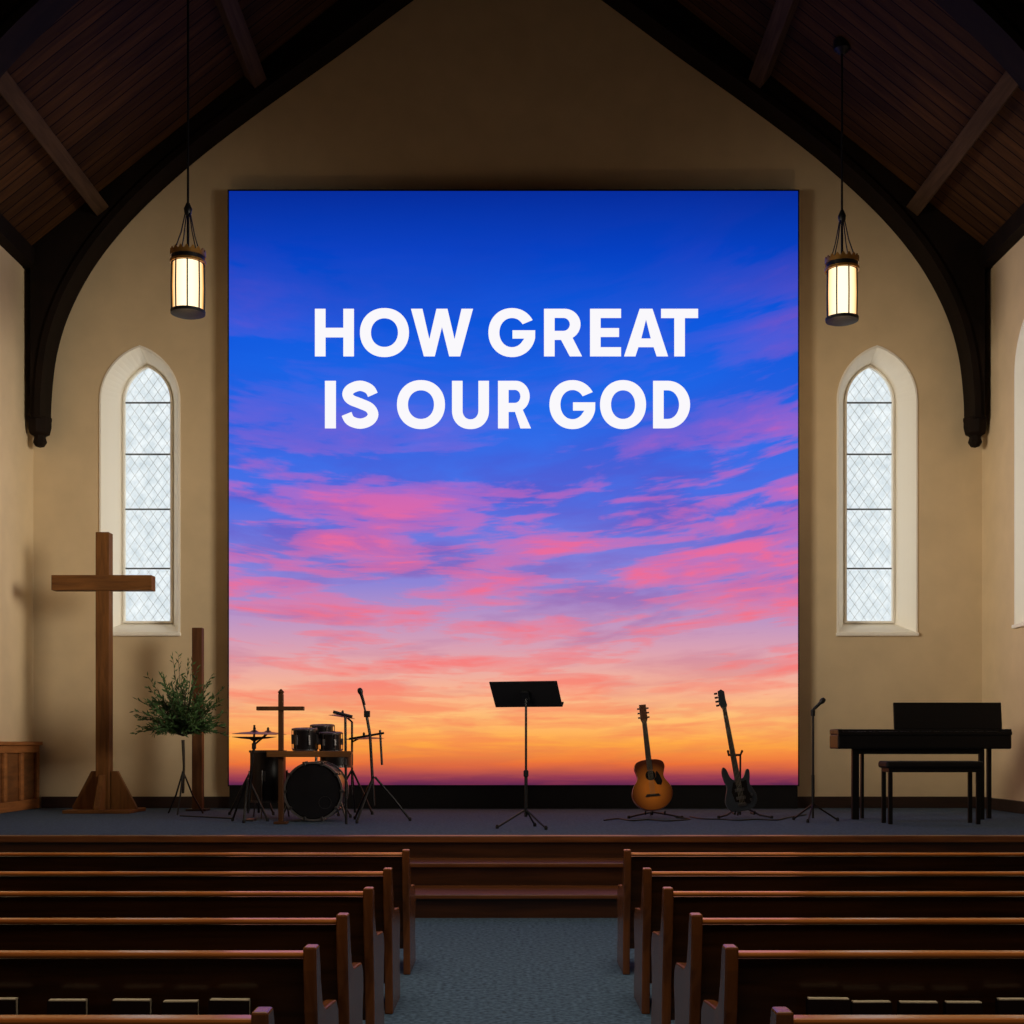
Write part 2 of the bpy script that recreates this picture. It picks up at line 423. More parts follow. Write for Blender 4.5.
# ------------------------------------------------------------------ roof timbers
inner_px = [(51, 425), (52, 395), (57, 355), (69, 315), (90, 274), (117, 237), (152, 200), (202, 156), (264, 109), (337, 57), (414, 0), (507, -66)]
inner = [((x-512)/87.96, EYE+(HZ-y)/87.96) for x, y in inner_px]
def cat(pts, n=5, closed=False):
    o = []; m = len(pts)
    rng = range(m) if closed else range(m-1)
    for i in rng:
        if closed: p0, p1, p2, p3 = pts[(i-1) % m], pts[i], pts[(i+1) % m], pts[(i+2) % m]
        else: p0, p1, p2, p3 = pts[max(i-1, 0)], pts[i], pts[i+1], pts[min(i+2, m-1)]
        for k in range(n):
            t = k/n
            o.append(tuple(0.5*((2*b)+(c-a)*t+(2*a-5*b+4*c-d)*t*t+(-a+3*b-3*c+d)*t**3) for a, b, c, d in zip(p0, p1, p2, p3)))
    if not closed: o.append(tuple(pts[-1]))
    return o
innL = cat(inner, 4); innL[-1] = (XM, innL[-1][1])
innR = [(2*XM-x, z) for x, z in innL]
def truss(name, y):
    zb = innL[0][1]
    o_ = 0.09
    pl = innL+innR[-2::-1]+[(XR-o_, zb), (XR-o_, EZ-0.15), (XR-0.005, EZ-0.15), (XR-0.005, EZ), (XM, AP-0.005), (XL+0.005, EZ), (XL+0.005, EZ-0.15), (XL+o_, EZ-0.15), (XL+o_, zb)]
    t = MB().prism(pl, y, y+0.32).build(name, M_truss); struct(t)
    for inn in (innL, innR):
        sg = -1 if inn is innL else 1
        out = []
        for i, p in enumerate(inn):
            a = inn[max(i-1, 0)]; b = inn[min(i+1, len(inn)-1)]
            tx, tz = b[0]-a[0], b[1]-a[1]; l = math.hypot(tx, tz)
            out.append((p[0]+sg*tz/l*0.07, p[1]-sg*tx/l*0.07))
        MB().prism(inn+out[::-1], y-0.03, y).build('moulding', M_truss, t)
    cl_ = (XL+o_+innL[0][0])/2
    for cx in (cl_, 2*XM-cl_):
        MB().lathe([(0.002, zb-0.30), (0.05, zb-0.285), (0.08, zb-0.24), (0.065, zb-0.19), (0.07, zb-0.17), (0.115, zb-0.14), (0.13, zb-0.08), (0.13, zb-0.02), (0.135, zb+0.0), (0.135, zb+0.03)], 8,
                   T(cx, y+0.14, 0)).build('drop_finial', M_truss, t, smooth=True)
    return t
truss('trim_4', YB-0.34); truss('trim_5', 11.0)
ang = math.atan(SL)
k = 6
for sx in (-1, 1):
    for off in (4.62, 2.86, 1.1):
        x = XM+sx*off; z = roofz(x)
        M = T(x, 0, z) @ R(sx*ang, 'Y')
        for (ya, yb) in ((YF, 11.0), (11.32, YB-0.34)):
            struct(MB().box(-0.085, 0.085, ya, yb, -0.2, 0.0, M).build('trim_%d' % k, M_purlin, bevel=0.01)); k += 1
    xw = XL if sx < 0 else XR
    for (ya, yb) in ((YF, 11.0), (11.32, YB-0.34)):
        struct(MB().box(min(xw, xw-sx*0.14), max(xw, xw-sx*0.14), ya, yb, EZ-0.14, EZ+0.06).build('trim_%d' % k, M_truss)); k += 1

# ------------------------------------------------------------------ screen with lettering
SD = 14.62; ss = F/SD
sx0, sx1 = (229-512)/ss, (798-512)/ss; sz0, sz1 = EYE+(HZ-785)/ss, EYE+(HZ-191)/ss
scx = (sx0+sx1)/2
scr = thing('display_screen', 'huge square display screen glowing with a sunset sky and white lettering', 'screen', (scx, SD, ST))
hw = (sx1-sx0)/2; hh = sz1-sz0
pn = MB().box(-hw, hw, 0, 0.03, 0, hh).build('display_panel', sky_mat(hw, hh), scr, loc=(0, 0, sz0-ST))
mb = MB()
b_ = 0.014
mb.box(-hw-b_, hw+b_, 0.031, 0.13, sz0-ST-b_, sz1-ST+b_)
mb.box(-hw-b_, -hw, -0.004, 0.031, sz0-ST-b_, sz1-ST+b_); mb.box(hw, hw+b_, -0.004, 0.031, sz0-ST-b_, sz1-ST+b_)
mb.box(-hw, hw, -0.004, 0.031, sz0-ST-b_, sz0-ST); mb.box(-hw, hw, -0.004, 0.031, sz1-ST, sz1-ST+b_)
mb.build('bezel', M_bezel, scr)
MB().box(-hw, hw, 0.02, 0.13, 0, sz0-ST-b_).build('base_plinth', M_bezel, scr)

def arc(cx, cy, rx, ry, a0, a1, n=16, p=2.0):
    o = []
    for i in range(n+1):
        a = math.radians(a0+(a1-a0)*i/n); c, s = math.cos(a), math.sin(a)
        o.append((cx+rx*math.copysign(abs(c)**(2/p), c), cy+ry*math.copysign(abs(s)**(2/p), s)))
    return o
H = 47.5; TK = 10.6
def glyph(ch, w):
    if ch == 'I': return [[(0, 0), (w, 0), (w, H), (0, H)]]
    if ch == 'H': return [[(0, 0), (TK, 0), (TK, 19), (w-TK, 19), (w-TK, 0), (w, 0), (w, H), (w-TK, H), (w-TK, 28.5), (TK, 28.5), (TK, H), (0, H)]]
    if ch == 'E': return [[(0, 0), (w, 0), (w, 9.1), (TK, 9.1), (TK, 19.4), (w-2, 19.4), (w-2, 28.2), (TK, 28.2), (TK, H-9.1), (w, H-9.1), (w, H), (0, H)]]
    if ch == 'T': return [[(w/2-TK/2, 0), (w/2+TK/2, 0), (w/2+TK/2, H-9.2), (w, H-9.2), (w, H), (0, H), (0, H-9.2), (w/2-TK/2, H-9.2)]]
    if ch == 'A':
        a = 6.4; th = 11.4; k_ = (w/2-a)/H; b0, b1 = 9.2, 17.8
        yi = (w/2-th)/k_
        return [[(0, 0), (th, 0), (th+k_*b0, b0), (w-th-k_*b0, b0), (w-th, 0), (w, 0), (w/2+a, H), (w/2-a, H)],
                [(th+k_*b1, b1), (w-th-k_*b1, b1), (w/2, yi+4.5)]]
    if ch == 'W':
        s = w/62.0
        return [[(x*s, y*H/47) for x, y in ((0, 47), (12.9, 0), (23.8, 0), (31, 29), (38.2, 0), (49.1, 0), (62, 47), (50.5, 47), (43.6, 17), (36.5, 47), (25.5, 47), (18.4, 17), (11.5, 47))]]
    if ch == 'O': return [arc(w/2, H/2, w/2, H/2+0.7, 0, 354, 60, 2.1), arc(w/2, H/2, w/2-11, H/2-9.4, 0, 354, 60, 2.1)]
    if ch == 'G':
        cx, cy = w/2, H/2; rx, ry = w/2+0.6, H/2+0.7; ix, iy = rx-11, ry-9.8
        return [arc(cx, cy, rx, ry, 30, 348, 48, 2.08)+[(w+0.2, 26), (w*0.51, 26), (w*0.51, 17.8), (w-10.6, 17.8)]+arc(cx, cy, ix, iy, 325, 34, 40, 2.08)]
    if ch == 'R':
        s = w/38.0
        o = [(0, 0), (TK, 0), (TK, 16.5), (17, 16.5), (25.8*s, 0), (38*s, 0)]+arc(20.5*s, 32, 16*s, H-32, -60, 90, 16)+[(0, H)]
        return [o, [(TK, 38.5), (TK, 25.4)]+arc(19.5*s, 31.95, 6.3*s, 6.55, -90, 90, 12)]
    if ch == 'U':
        return [[(0, H), (0, 18)]+arc(w/2, 18, w/2, 18.7, 180, 360, 24, 2.15)[1:]+[(w, H), (w-TK, H)]+arc(w/2, 18, w/2-TK, 9, 360, 180, 24, 2.15)+[(TK, H)]]
    if ch == 'D':
        return [[(0, 0)]+arc(w*0.40, H/2, w*0.60, H/2, -90, 90, 24)+[(0, H)], [(TK, H-9.4), (TK, 9.4)]+arc(w*0.40, H/2, w*0.60-11, H/2-9.4, -90, 90, 24)]
    if ch == 'S':
        s = w/36.5
        cl = cat([(30.6, 33.6), (27.2, 39.3), (18.5, 42.6), (9.6, 39.6), (6.4, 34.2), (9.4, 28.9), (18.2, 25.0), (27.4, 20.6), (30.9, 13.9), (27.2, 7.6), (18.3, 4.7), (9.0, 7.8), (5.4, 14.4)], 5)
        L_, R_ = [], []
        for i, p in enumerate(cl):
            a = cl[max(i-1, 0)]; b = cl[min(i+1, len(cl)-1)]
            tx, ty = b[0]-a[0], b[1]-a[1]; l = math.hypot(tx, ty); hwid = 5.1
            L_.append(((p[0]-ty/l*hwid)*s, p[1]+tx/l*hwid)); R_.append(((p[0]+ty/l*hwid)*s, p[1]-tx/l*hwid))
        return [L_+R_[::-1]]
def line_text(letters, base):
    cu = bpy.data.curves.new('lettering', 'CURVE'); cu.dimensions = '2D'; cu.fill_mode = 'BOTH'; cu.extrude = 0.003
    for ch, a, b in letters:
        for pl in glyph(ch, b-a):
            spn = cu.splines.new('POLY'); spn.points.add(len(pl)-1); spn.use_cyclic_u = True
            for i, (x, y) in enumerate(pl):
                spn.points[i].co = ((a+x-512)/ss-scx, (HZ-(base-y))/ss+EYE-ST, 0, 1)
    tmp = bpy.data.objects.new('tmp', cu); C.objects.link(tmp)
    bpy.context.view_layer.update()
    me = bpy.data.meshes.new_from_object(tmp.evaluated_get(bpy.context.evaluated_depsgraph_get()))
    bpy.data.objects.remove(tmp, do_unlink=True)
    me.transform(R(PI/2, 'X')); me.materials.clear(); me.materials.append(M_text)
    o = bpy.data.objects.new('lettering', me); C.objects.link(o); o.parent = scr; o.location = (0, -0.006, 0)
    return o
l1 = line_text([('H', 315, 354), ('O', 360, 409), ('W', 411, 473), ('G', 489, 535), ('R', 544, 582), ('E', 590, 621), ('A', 624, 668), ('T', 661, 698)], 356.5)
l1['label'] = 'white words HOW GREAT'
l2 = line_text([('I', 325, 336), ('S', 341, 379), ('O', 397, 445), ('U', 452, 489), ('R', 498, 531), ('G', 550, 595), ('O', 600, 646), ('D', 653, 690)], 428.5)
l2['label'] = 'white words IS OUR GOD'

# ------------------------------------------------------------------ lanterns
def lantern(px, ytop, d, label):
    s = F/d; x = (px-512)/s; zt = roofz(x)
    def z(py): return EYE+(HZ-py)/s
    zb = z(ytop+65)
    r = thing('pendant_lantern', label, 'lantern', (x, d, zb), group='hanging lanterns')
    def q(py): return z(py)-zb
    y0 = ytop-251
    MB().lathe([(0.03, zt-zb-0.12), (0.08, zt-zb-0.07), (0.085, zt-zb+0.02)], 20).build('canopy', M_black, r, smooth=True)
    MB().tube([(0, 0, zt-zb-0.05), (0, 0, q(205+y0))], 0.011, 8).build('rod', M_black, r)
    MB().lathe([(0.012, q(217+y0)), (0.035, q(213+y0)), (0.04, q(209+y0)), (0.015, q(203+y0))], 16).build('hanger', M_black, r, smooth=True)
    for k_ in range(4):
        a = PI/4+k_*PI/2
        p0 = (0.03*math.cos(a), 0.03*math.sin(a), q(214+y0)); p1 = (0.145*math.cos(a), 0.145*math.sin(a), q(254+y0))
        pm = tuple((i+j)/2 for i, j in zip(p0, p1)); pm = (pm[0]*0.85, pm[1]*0.85, pm[2])
        MB().tube([p0, pm, p1], 0.006, 6).build('chain', M_black, r)
    MB().tube([(0, 0, q(217+y0)), (0, 0, q(254+y0))], 0.012, 8).build('stem', M_black, r)
    cw = MB().lathe([(0.002, q(253.5+y0)), (0.155, q(254+y0)), (0.156, q(263+y0)), (0.146, q(264+y0))], 32).build('crown', M_black, r, smooth=True)
    MB().hoop(0.157, 0.168, q(257+y0), q(250+y0), 108, None, 0.035, 18).build('gallery', M_brass, cw, smooth=True)
    MB().hoop(0.156, 0.170, q(264+y0), q(261.5+y0), 48).build('gallery', M_brass, cw, smooth=True)
    MB().lathe([(0.140, q(263.5+y0)), (0.145, q(288+y0)), (0.140, q(311+y0))], 32).build('glass_shade', M_lglass, r, smooth=True)
    for k_ in range(8):
        a = k_*PI/4+0.2
        MB().tube([(0.152*math.cos(a), 0.152*math.sin(a), q(263+y0)), (0.156*math.cos(a), 0.156*math.sin(a), q(288+y0)), (0.152*math.cos(a), 0.152*math.sin(a), q(312+y0))], 0.0075, 6).build('rib', M_black, r)
    MB().lathe([(0.03, 0), (0.13, q(315.3+y0)), (0.163, q(314+y0)), (0.165, q(311+y0)), (0.148, q(310.5+y0))], 32).build('bottom_ring', M_blackm, r, smooth=True)
    li = bpy.data.lights.new('lantern_bulb', 'POINT'); li.energy = 14; li.color = (1.0, 0.68, 0.36); li.shadow_soft_size = 0.004
    lo = bpy.data.objects.new('lantern_bulb', li); C.objects.link(lo); lo.parent = r; lo.location = (0, 0, -0.6)
    return r
lantern(188, 251, 12.5, 'glowing cylinder lantern hanging above the window on the left, near the wooden cross')
lantern(842, 258, 13.1, 'glowing cylinder lantern hanging above the window on the right, near the piano')

# ------------------------------------------------------------------ stage helper
def stage(px, d):
    def lx(p): return (p-px)*d/F
    def lz(p): return EYE+(HZ-p)*d/F-ST
    return ((px-512)*d/F, d, ST), lx, lz

# cross
loc, lx, lz = stage(105, 13.9)
cr = thing('wooden_cross', 'tall brown wooden cross on a flared base near the left window', 'cross', loc)
MB().box(lx(97.5), lx(111), -0.07, 0.07, 0.03, lz(533)).build('upright', M_cross, cr, bevel=0.006)
MB().box(lx(54), lx(154), -0.088, 0.062, lz(591), lz(576)).build('crossbeam', M_crossarm, cr, bevel=0.006)
for sg in (-1, 1):
    MB().prism([(sg*0.073, 0.03), (sg*0.34, 0.03), (sg*0.34, 0.06), (sg*0.14, 0.44), (sg*0.073, 0.44)], -0.03, 0.03).build('brace', M_cross, cr, bevel=0.005)
for sg in (-1, 1):
    MB().prism([(sg*0.07, 0.03), (sg*0.30, 0.03), (sg*0.30, 0.06), (sg*0.12, 0.4), (sg*0.07, 0.4)], -0.03, 0.03, 'yz').build('brace', M_cross, cr, bevel=0.005)
MB().box(-0.35, 0.35, -0.32, 0.32, 0, 0.035).build('base', M_crossarm, cr, bevel=0.006)

# thin post behind plant
loc, lx, lz = stage(198, 14.2)
po = thing('wooden_post', 'plain narrow wooden post standing behind the leafy plant', 'post', loc)
MB().box(-0.055, 0.055, -0.05, 0.05, 0.02, lz(628)).build('post_shaft', M_post, po, bevel=0.005)
MB().box(-0.11, 0.11, -0.11, 0.11, 0, 0.022).build('base', M_base, po, bevel=0.004)

# plant on tripod
loc, lx, lz = stage(183, 13.45)
pl_ = thing('leafy_plant', 'bushy green leafy plant raised on a thin tripod stand beside the cross', 'plant', loc)
mb = MB(); mb.tube([(0, 0, 0.22), (0.01, 0, 0.5), (0, 0, lz(740))], [0.014, 0.013, 0.018], 8)
mb.build('pole', M_stem, pl_)
for k_ in range(3):
    a = 0.5+k_*2*PI/3
    MB().tube([(0, 0, 0.45), (0.1*math.cos(a), 0.1*math.sin(a), 0.2), (0.21*math.cos(a), 0.21*math.sin(a), 0.008)], 0.009, 6).build('leg', M_black, pl_)
tw = MB(); lf = MB()
rnd = random.Random(3)
for k_ in range(165):
    th = rnd.uniform(0, 2*PI); el = math.asin(rnd.uniform(-0.12, 1.0))
    L_ = rnd.uniform(0.45, 1.05)*(0.52+0.10*max(0, math.sin(el))**2)
    dr = Vector((math.cos(th)*math.cos(el), math.sin(th)*math.cos(el)*0.8, math.sin(el)))
    p0 = Vector((0, 0, lz(736))); pts = []
    for i in range(6):
        t = i/5
        pts.append(p0+dr*L_*t+Vector((0, 0, 0.24*t-0.18*t*t*math.cos(el))))
    tw.tube(pts, [0.005-0.0007*i for i in range(6)], 4)
    for i in range(22):
        t = 0.2+0.8*i/21; f_ = t*5; a_ = int(min(4, f_)); fr_ = f_-a_
        p = pts[a_].lerp(pts[a_+1], fr_)
        ld = (dr*1.1+Vector((rnd.uniform(-1, 1), rnd.uniform(-1, 1), rnd.uniform(-0.8, 0.9)))).normalized()
        sd = ld.cross(Vector((rnd.uniform(-1, 1), rnd.uniform(-1, 1), rnd.uniform(-1, 1)))).normalized()
        ln = rnd.uniform(0.045, 0.075); wd = ln*0.15
        lf.poly([tuple(p), tuple(p+ld*ln*0.45+sd*wd), tuple(p+ld*ln), tuple(p+ld*ln*0.45-sd*wd)], [(0, 1, 2, 3)])
tw.build('twigs', M_stem, pl_); lf.build('foliage', M_leaf, pl_)

# ------------------------------------------------------------------ drums and stands
def tripod(parent, z, r, rad=0.009, rot=0.3, foot=True, mat=None, col='leg'):
    for k_ in range(3):
        a = rot+k_*2*PI/3
        c, s = math.cos(a), math.sin(a)
        l = MB().tube([(0.008*c, 0.008*s, z), (0.55*r*c, 0.55*r*s, z*0.5), (r*c, r*s, 0.012)], rad, 6).build(col, mat or M_black, parent)
        if foot: MB().lathe([(0.014, 0.0), (0.015, 0.02), (0.009, 0.035)], 8, T(r*c, r*s, 0)).build('foot', M_blackm, l)
def cymb(parent, M, r, mat=None, name='cymbal'):
    c = MB().lathe([(0.002, 0.028), (0.02, 0.026), (0.04, 0.012), (r*0.6, 0.004), (r, -0.010), (r, -0.013), (r*0.6, 0.0), (0.04, 0.008), (0.002, 0.02)], 32, M).build(name, mat or M_cymbal, parent, smooth=True)
    MB().lathe([(0.012, 0.024), (0.014, 0.045), (0.006, 0.06)], 10, M).build('wing_nut', M_black, c)
    return c

# bass drum
loc, lx, lz = stage(313, 12.2)
bd = thing('bass_drum', 'large round bass drum with dark head, three small toms mounted on top', 'drum', loc)
RX = R(-PI/2, 'X'); rb = 0.28; MBD = T(0, 0, rb+0.006) @ RX
MB().hoop(rb-0.024, rb-0.012, 0.03, 0.44, 48, MBD).build('shell', M_shell, bd, smooth=True)
for y0_ in (0.0, 0.43):
    MB().hoop(rb-0.018, rb, y0_, y0_+0.04, 48, MBD).build('hoop', M_rim, bd, smooth=True)
h_ = MB().lathe([(0.002, 0.014), (rb-0.03, 0.016), (rb-0.02, 0.03), (0.002, 0.032)], 48, MBD).build('drum_head', M_head, bd, smooth=True)
MB().hoop(0.055, 0.06, 0.008, 0.016, 32, T(0.11, 0, rb-0.10) @ RX).build('port_ring', M_chrome, h_, smooth=True)
for k_ in range(10):
    a = k_*PI/5+0.31
    Ma = T(0, 0, rb+0.006) @ R(a, 'Y')
    MB().box(-0.012, 0.012, 0.12, 0.2, rb-0.014, rb+0.014, Ma).build('lug', M_chrome, bd, bevel=0.003)
    MB().box(-0.011, 0.011, -0.008, 0.03, rb-0.03, rb+0.012, Ma).build('claw', M_chrome, bd, bevel=0.003)
    MB().tube([(0, 0.02, rb+0.008), (0, 0.13, rb+0.006)], 0.004, 6, Ma).build('tension_rod', M_chrome, bd)
for sg in (-1, 1):
    MB().tube([(sg*0.25, 0.1, 0.18), (sg*0.31, 0.04, 0.008)], 0.009, 8).build('spur', M_chrome, bd)
MB().tube([(0, 0.2, 2*rb-0.01), (0, 0.2, 2*rb+0.17)], 0.013, 8).build('tom_mount', M_chrome, bd)
for cx_, cy_, rr, zt_, hh_ in ((lx(302), 0.18, 0.115, lz(728), 0.21), (lx(328), 0.2, 0.105, lz(732), 0.18), (lx(316), 0.42, 0.11, lz(724), 0.17)):
    Mt = T(cx_, cy_, zt_-hh_) @ R(0.08, 'X')
    tm = MB().lathe([(rr-0.006, 0.01), (rr-0.006, hh_-0.01)], 32, Mt).build('tom', M_shell, bd, smooth=True)
    for z_ in (0.0, hh_-0.018):
        MB().hoop(rr-0.006, rr+0.005, z_, z_+0.018, 32, Mt).build('rim', M_chrome, tm, smooth=True)
    MB().lathe([(0.002, hh_-0.006), (rr-0.008, hh_-0.006), (rr-0.008, hh_-0.003), (0.002, hh_-0.003)], 32, Mt).build('tom_head', M_headw, tm)
    for k_ in range(6):
        a = k_*PI/3+0.5
        MB().box(-0.008, 0.008, rr-0.008, rr+0.014, 0.06, hh_-0.06, Mt @ R(a, 'Z')).build('lug', M_rim, tm)
        MB().tube([(0, rr+0.008, 0.01), (0, rr+0.008, hh_-0.005)], 0.004, 5, Mt @ R(a, 'Z')).build('tension_rod', M_chrome, tm)

def floor_drum(px, d, ytop, r_, z0, name, label):
    loc, lx, lz = stage(px, d)
    ft = thing(name, label, 'drum', loc)
    z1 = lz(ytop)
    MB().lathe([(r_-0.006, z0), (r_-0.006, z1-0.01)], 36).build('shell', M_shell, ft, smooth=True)
    for z_ in (z0-0.005, z1-0.025):
        MB().hoop(r_-0.008, r_+0.005, z_, z_+0.022, 36).build('rim', M_chrome, ft, smooth=True)
    MB().lathe([(0.002, z1-0.010), (r_-0.01, z1-0.010), (r_-0.01, z1-0.005), (0.002, z1-0.005)], 36).build('drum_head', M_headw, ft)
    for k_ in range(6):
        a = k_*PI/3
        MB().box(-0.01, 0.01, r_-0.008, r_+0.016, (z0+z1)/2-0.05, (z0+z1)/2+0.05, R(a, 'Z')).build('lug', M_chrome, ft)
    for k_ in range(3):
        a = 0.4+k_*2*PI/3; c, s = math.cos(a), math.sin(a)
        MB().tube([((r_+0.012)*c, (r_+0.012)*s, z1-0.2), ((r_+0.012)*c, (r_+0.012)*s, 0.12), ((r_+0.03)*c, (r_+0.03)*s, 0.005)], 0.008, 6).build('leg', M_chrome, ft)
floor_drum(268, 12.85, 750, 0.18, 0.16, 'floor_tom', 'dark floor tom drum on three legs, left of the bass drum')

# snare
loc, lx, lz = stage(336, 12.98)
sn = thing('snare_drum', 'shallow snare drum on a tripod stand, behind the bass drum on its right', 'drum', loc)
z1 = lz(752); r_ = 0.165
MB().lathe([(r_-0.006, z1-0.15), (r_-0.006, z1-0.008)], 36).build('shell', M_shell, sn, smooth=True)
for z_ in (z1-0.155, z1-0.022):
    MB().hoop(r_-0.008, r_+0.005, z_, z_+0.022, 36).build('rim', M_chrome, sn, smooth=True)
MB().lathe([(0.002, z1-0.009), (r_-0.01, z1-0.009), (r_-0.01, z1-0.004), (0.002, z1-0.004)], 36).build('drum_head', M_headw, sn)
MB().tube([(0, 0, 0.16), (0, 0, z1-0.16)], 0.012, 8).build('stand_pole', M_chrome, sn)
tripod(sn, 0.3, 0.18, 0.008, PI/2)

# hi-hat
loc, lx, lz = stage(248, 12.2)
hh2 = thing('hi_hat', 'pair of hi-hat cymbals on a tripod stand at the left end of the drums', 'cymbals', loc)
cymb(hh2, T(0.06, 0, lz(733)) @ R(0.02, 'Y'), 0.205); cymb(hh2, T(0.06, 0, lz(736)-0.02) @ R(PI, 'X'), 0.205)
MB().tube([(0, 0, 0.08), (0.055, 0, lz(745)), (0.06, 0, lz(725))], 0.010, 8).build('pole', M_black, hh2)
MB().tube([(0, 0, 0.1), (0.035, 0, lz(765))], 0.015, 8).build('tube', M_black, hh2)
tripod(hh2, 0.40, 0.19, 0.011, -PI/2)
MB().prism([(-0.035, 0.0), (0.035, 0.0), (0.035, 0.02), (-0.035, 0.02)], 0.06, 0.22).build('pedal', M_chrome, hh2)

# left rear cymbal stand
loc, lx, lz = stage(254, 13.5)
c2 = thing('cymbal_stand', 'cymbal stand rising behind the floor tom, at the left of the drums', 'cymbal stand', loc)
MB().tube([(0, 0, 0.2), (0, 0, lz(745)), (lx(268), 0, lz(733))], 0.012, 8).build('pole', M_black, c2)
MB().box(-0.02, 0.02, -0.02, 0.02, -0.03, 0.03, T(0, 0, lz(746))).build('clamp', M_blackm, c2, bevel=0.004)
cymb(c2, T(lx(268), 0, lz(733)) @ R(0.02, 'Y'), 0.19)
tripod(c2, 0.5, 0.26, 0.011, PI/2)

# wooden rack post with crossbar
loc, lx, lz = stage(281, 11.9)
rk = thing('drum_rack', 'brown wooden cross-shaped post with a long bar, in front of the drums', 'rack', loc)
MB().box(lx(278.6), lx(283.4), -0.025, 0.025, 0.02, lz(694)).build('post', M_rack, rk, bevel=0.004)
MB().lathe([(0.02, lz(694)), (0.03, lz(692)), (0.006, lz(689))], 10).build('finial', M_rack, rk)
MB().box(lx(257), lx(304), -0.04, 0.04, lz(710.5), lz(706.5)).build('crosspiece', M_rack, rk, bevel=0.004)
MB().box(lx(268), lx(352), -0.075, -0.026, lz(757), lz(751)).build('long_bar', M_crossarm, rk, bevel=0.004)
MB().tube([(lx(347), -0.05, 0.0), (lx(346), -0.05, lz(715))], 0.012, 8).build('side_pole', M_black, rk)
MB().tube([(lx(334), -0.05, lz(712)), (lx(353), -0.05, lz(717))], 0.015, 8).build('clamp', M_black, rk)
MB().box(-0.06, 0.06, -0.06, 0.06, 0, 0.022).build('base', M_rack, rk, bevel=0.004)

# cymbal stand on the right
loc, lx, lz = stage(352, 13.55)
cs = thing('cymbal_stand', 'cymbal stand with two cymbals behind the snare drum, left of the boom microphone stand', 'cymbal stand', loc)
MB().tube([(0, 0, 0.2), (0, 0, lz(722)), (lx(343), 0, lz(714))], 0.012, 8).build('pole', M_black, cs)
cymb(cs, T(lx(342), 0, lz(716)) @ R(0.15, 'Y'), 0.14)
MB().tube([(0, 0, lz(742)), (lx(360), 0, lz(738)), (lx(368), 0, lz(737))], 0.009, 8).build('arm', M_black, cs)
cymb(cs, T(lx(364), 0, lz(738)) @ R(-0.03, 'Y'), 0.21)
tripod(cs, 0.45, 0.26, 0.011, PI/2)

# boom mic stand near drums
def mic(parent, M):
    m = MB().lathe([(0.002, 0.0), (0.013, 0.0), (0.017, 0.11), (0.02, 0.12)], 16, M).build('microphone', M_blackm, parent, smooth=True)
    MB().lathe([(0.02, 0.12), (0.027, 0.135), (0.027, 0.155), (0.018, 0.175), (0.002, 0.18)], 16, M).build('grille', M_black, m, smooth=True)
loc, lx, lz = stage(374, 12.3)
bm_ = thing('microphone_stand', 'tall dark boom microphone stand at the right end of the drums', 'microphone stand', loc)
MB().tube([(0, 0, 0.15), (lx(370), 0, lz(735)), (lx(366), 0, lz(712))], 0.014, 8).build('pole', M_black, bm_)
MB().tube([(lx(366), 0, lz(714)), (lx(361.5), 0, lz(696))], 0.010, 8).build('boom', M_black, bm_)
MB().box(-0.028, 0.028, -0.02, 0.02, -0.03, 0.03, T(lx(367), 0, lz(714))).build('clamp', M_blackm, bm_, bevel=0.004)
mic(bm_, T(lx(362), 0, lz(697)) @ R(-0.3, 'Y') @ T(0, 0, -0.08) @ Matrix.Scale(0.95, 4))
MB().tube([(lx(349), 0, lz(739)), (lx(384), 0, lz(733))], 0.012, 6).build('cross_arm', M_black, bm_)
MB().tube([(lx(380), 0, lz(730)), (lx(382), 0, lz(765))], 0.012, 6).build('clip', M_black, bm_)
tripod(bm_, 0.42, 0.34, 0.012, 0.15)

# ------------------------------------------------------------------ music stand
loc, lx, lz = stage(526, 11.3)
ms = thing('music_stand', 'black music stand with wide tilted desk, alone at centre stage', 'music stand', loc)
MB().tube([(0, 0, 0.12), (0, 0, lz(698))], 0.011, 10).build('pole', M_black, ms, smooth=True)
MB().tube([(0, 0, 0.1), (0, 0, lz(775))], 0.015, 10).build('outer_tube', M_black, ms, smooth=True)
MB().lathe([(0.016, lz(777)), (0.022, lz(776)), (0.022, lz(771)), (0.014, lz(770))], 12).build('collar', M_blackm, ms)
MD = T(0, 0, lz(695)) @ R(-0.30, 'Z') @ R(0.72, 'X')
dk = MB().box(-0.305, 0.305, -0.006, 0.006, -0.125, 0.15, MD).build('desk', M_blackm, ms, bevel=0.003)
MB().box(-0.305, 0.305, -0.002, 0.055, -0.135, -0.125, MD).build('ledge', M_blackm, dk)
MB().box(-0.03, 0.03, -0.03, -0.006, -0.05, 0.05, MD).build('bracket', M_black, ms)
tripod(ms, 0.16, 0.255, 0.009, -PI/2+PI/3*0.5+0.2)

# ------------------------------------------------------------------ guitars
def sym(half): return half+[(-x, z) for x, z in half[::-1]]
loc, lx, lz = stage(654, 12.8)
gu = thing('acoustic_guitar', 'orange sunburst acoustic guitar leaning upright in a floor stand', 'guitar', (loc[0], loc[1], loc[2]+0.075))
gu.rotation_euler = (R(-0.10, 'Y') @ R(-0.14, 'X')).to_euler()
half = cat([(0.0, 0.0), (0.07, 0.008), (0.14, 0.045), (0.188, 0.11), (0.2, 0.175), (0.178, 0.245), (0.142, 0.295), (0.128, 0.335), (0.139, 0.385), (0.149, 0.43), (0.132, 0.475), (0.08, 0.498), (0.028, 0.503)], 4)
body = [(0.0, 0.0)]+sym(half[1:])
MB().prism(body, -0.05, 0.05).build('body', M_gside, gu, bevel=0.004)
MB().prism([(x*0.985, 0.003+z*0.988) for x, z in body], -0.054, -0.05).build('soundboard', M_sound, gu)
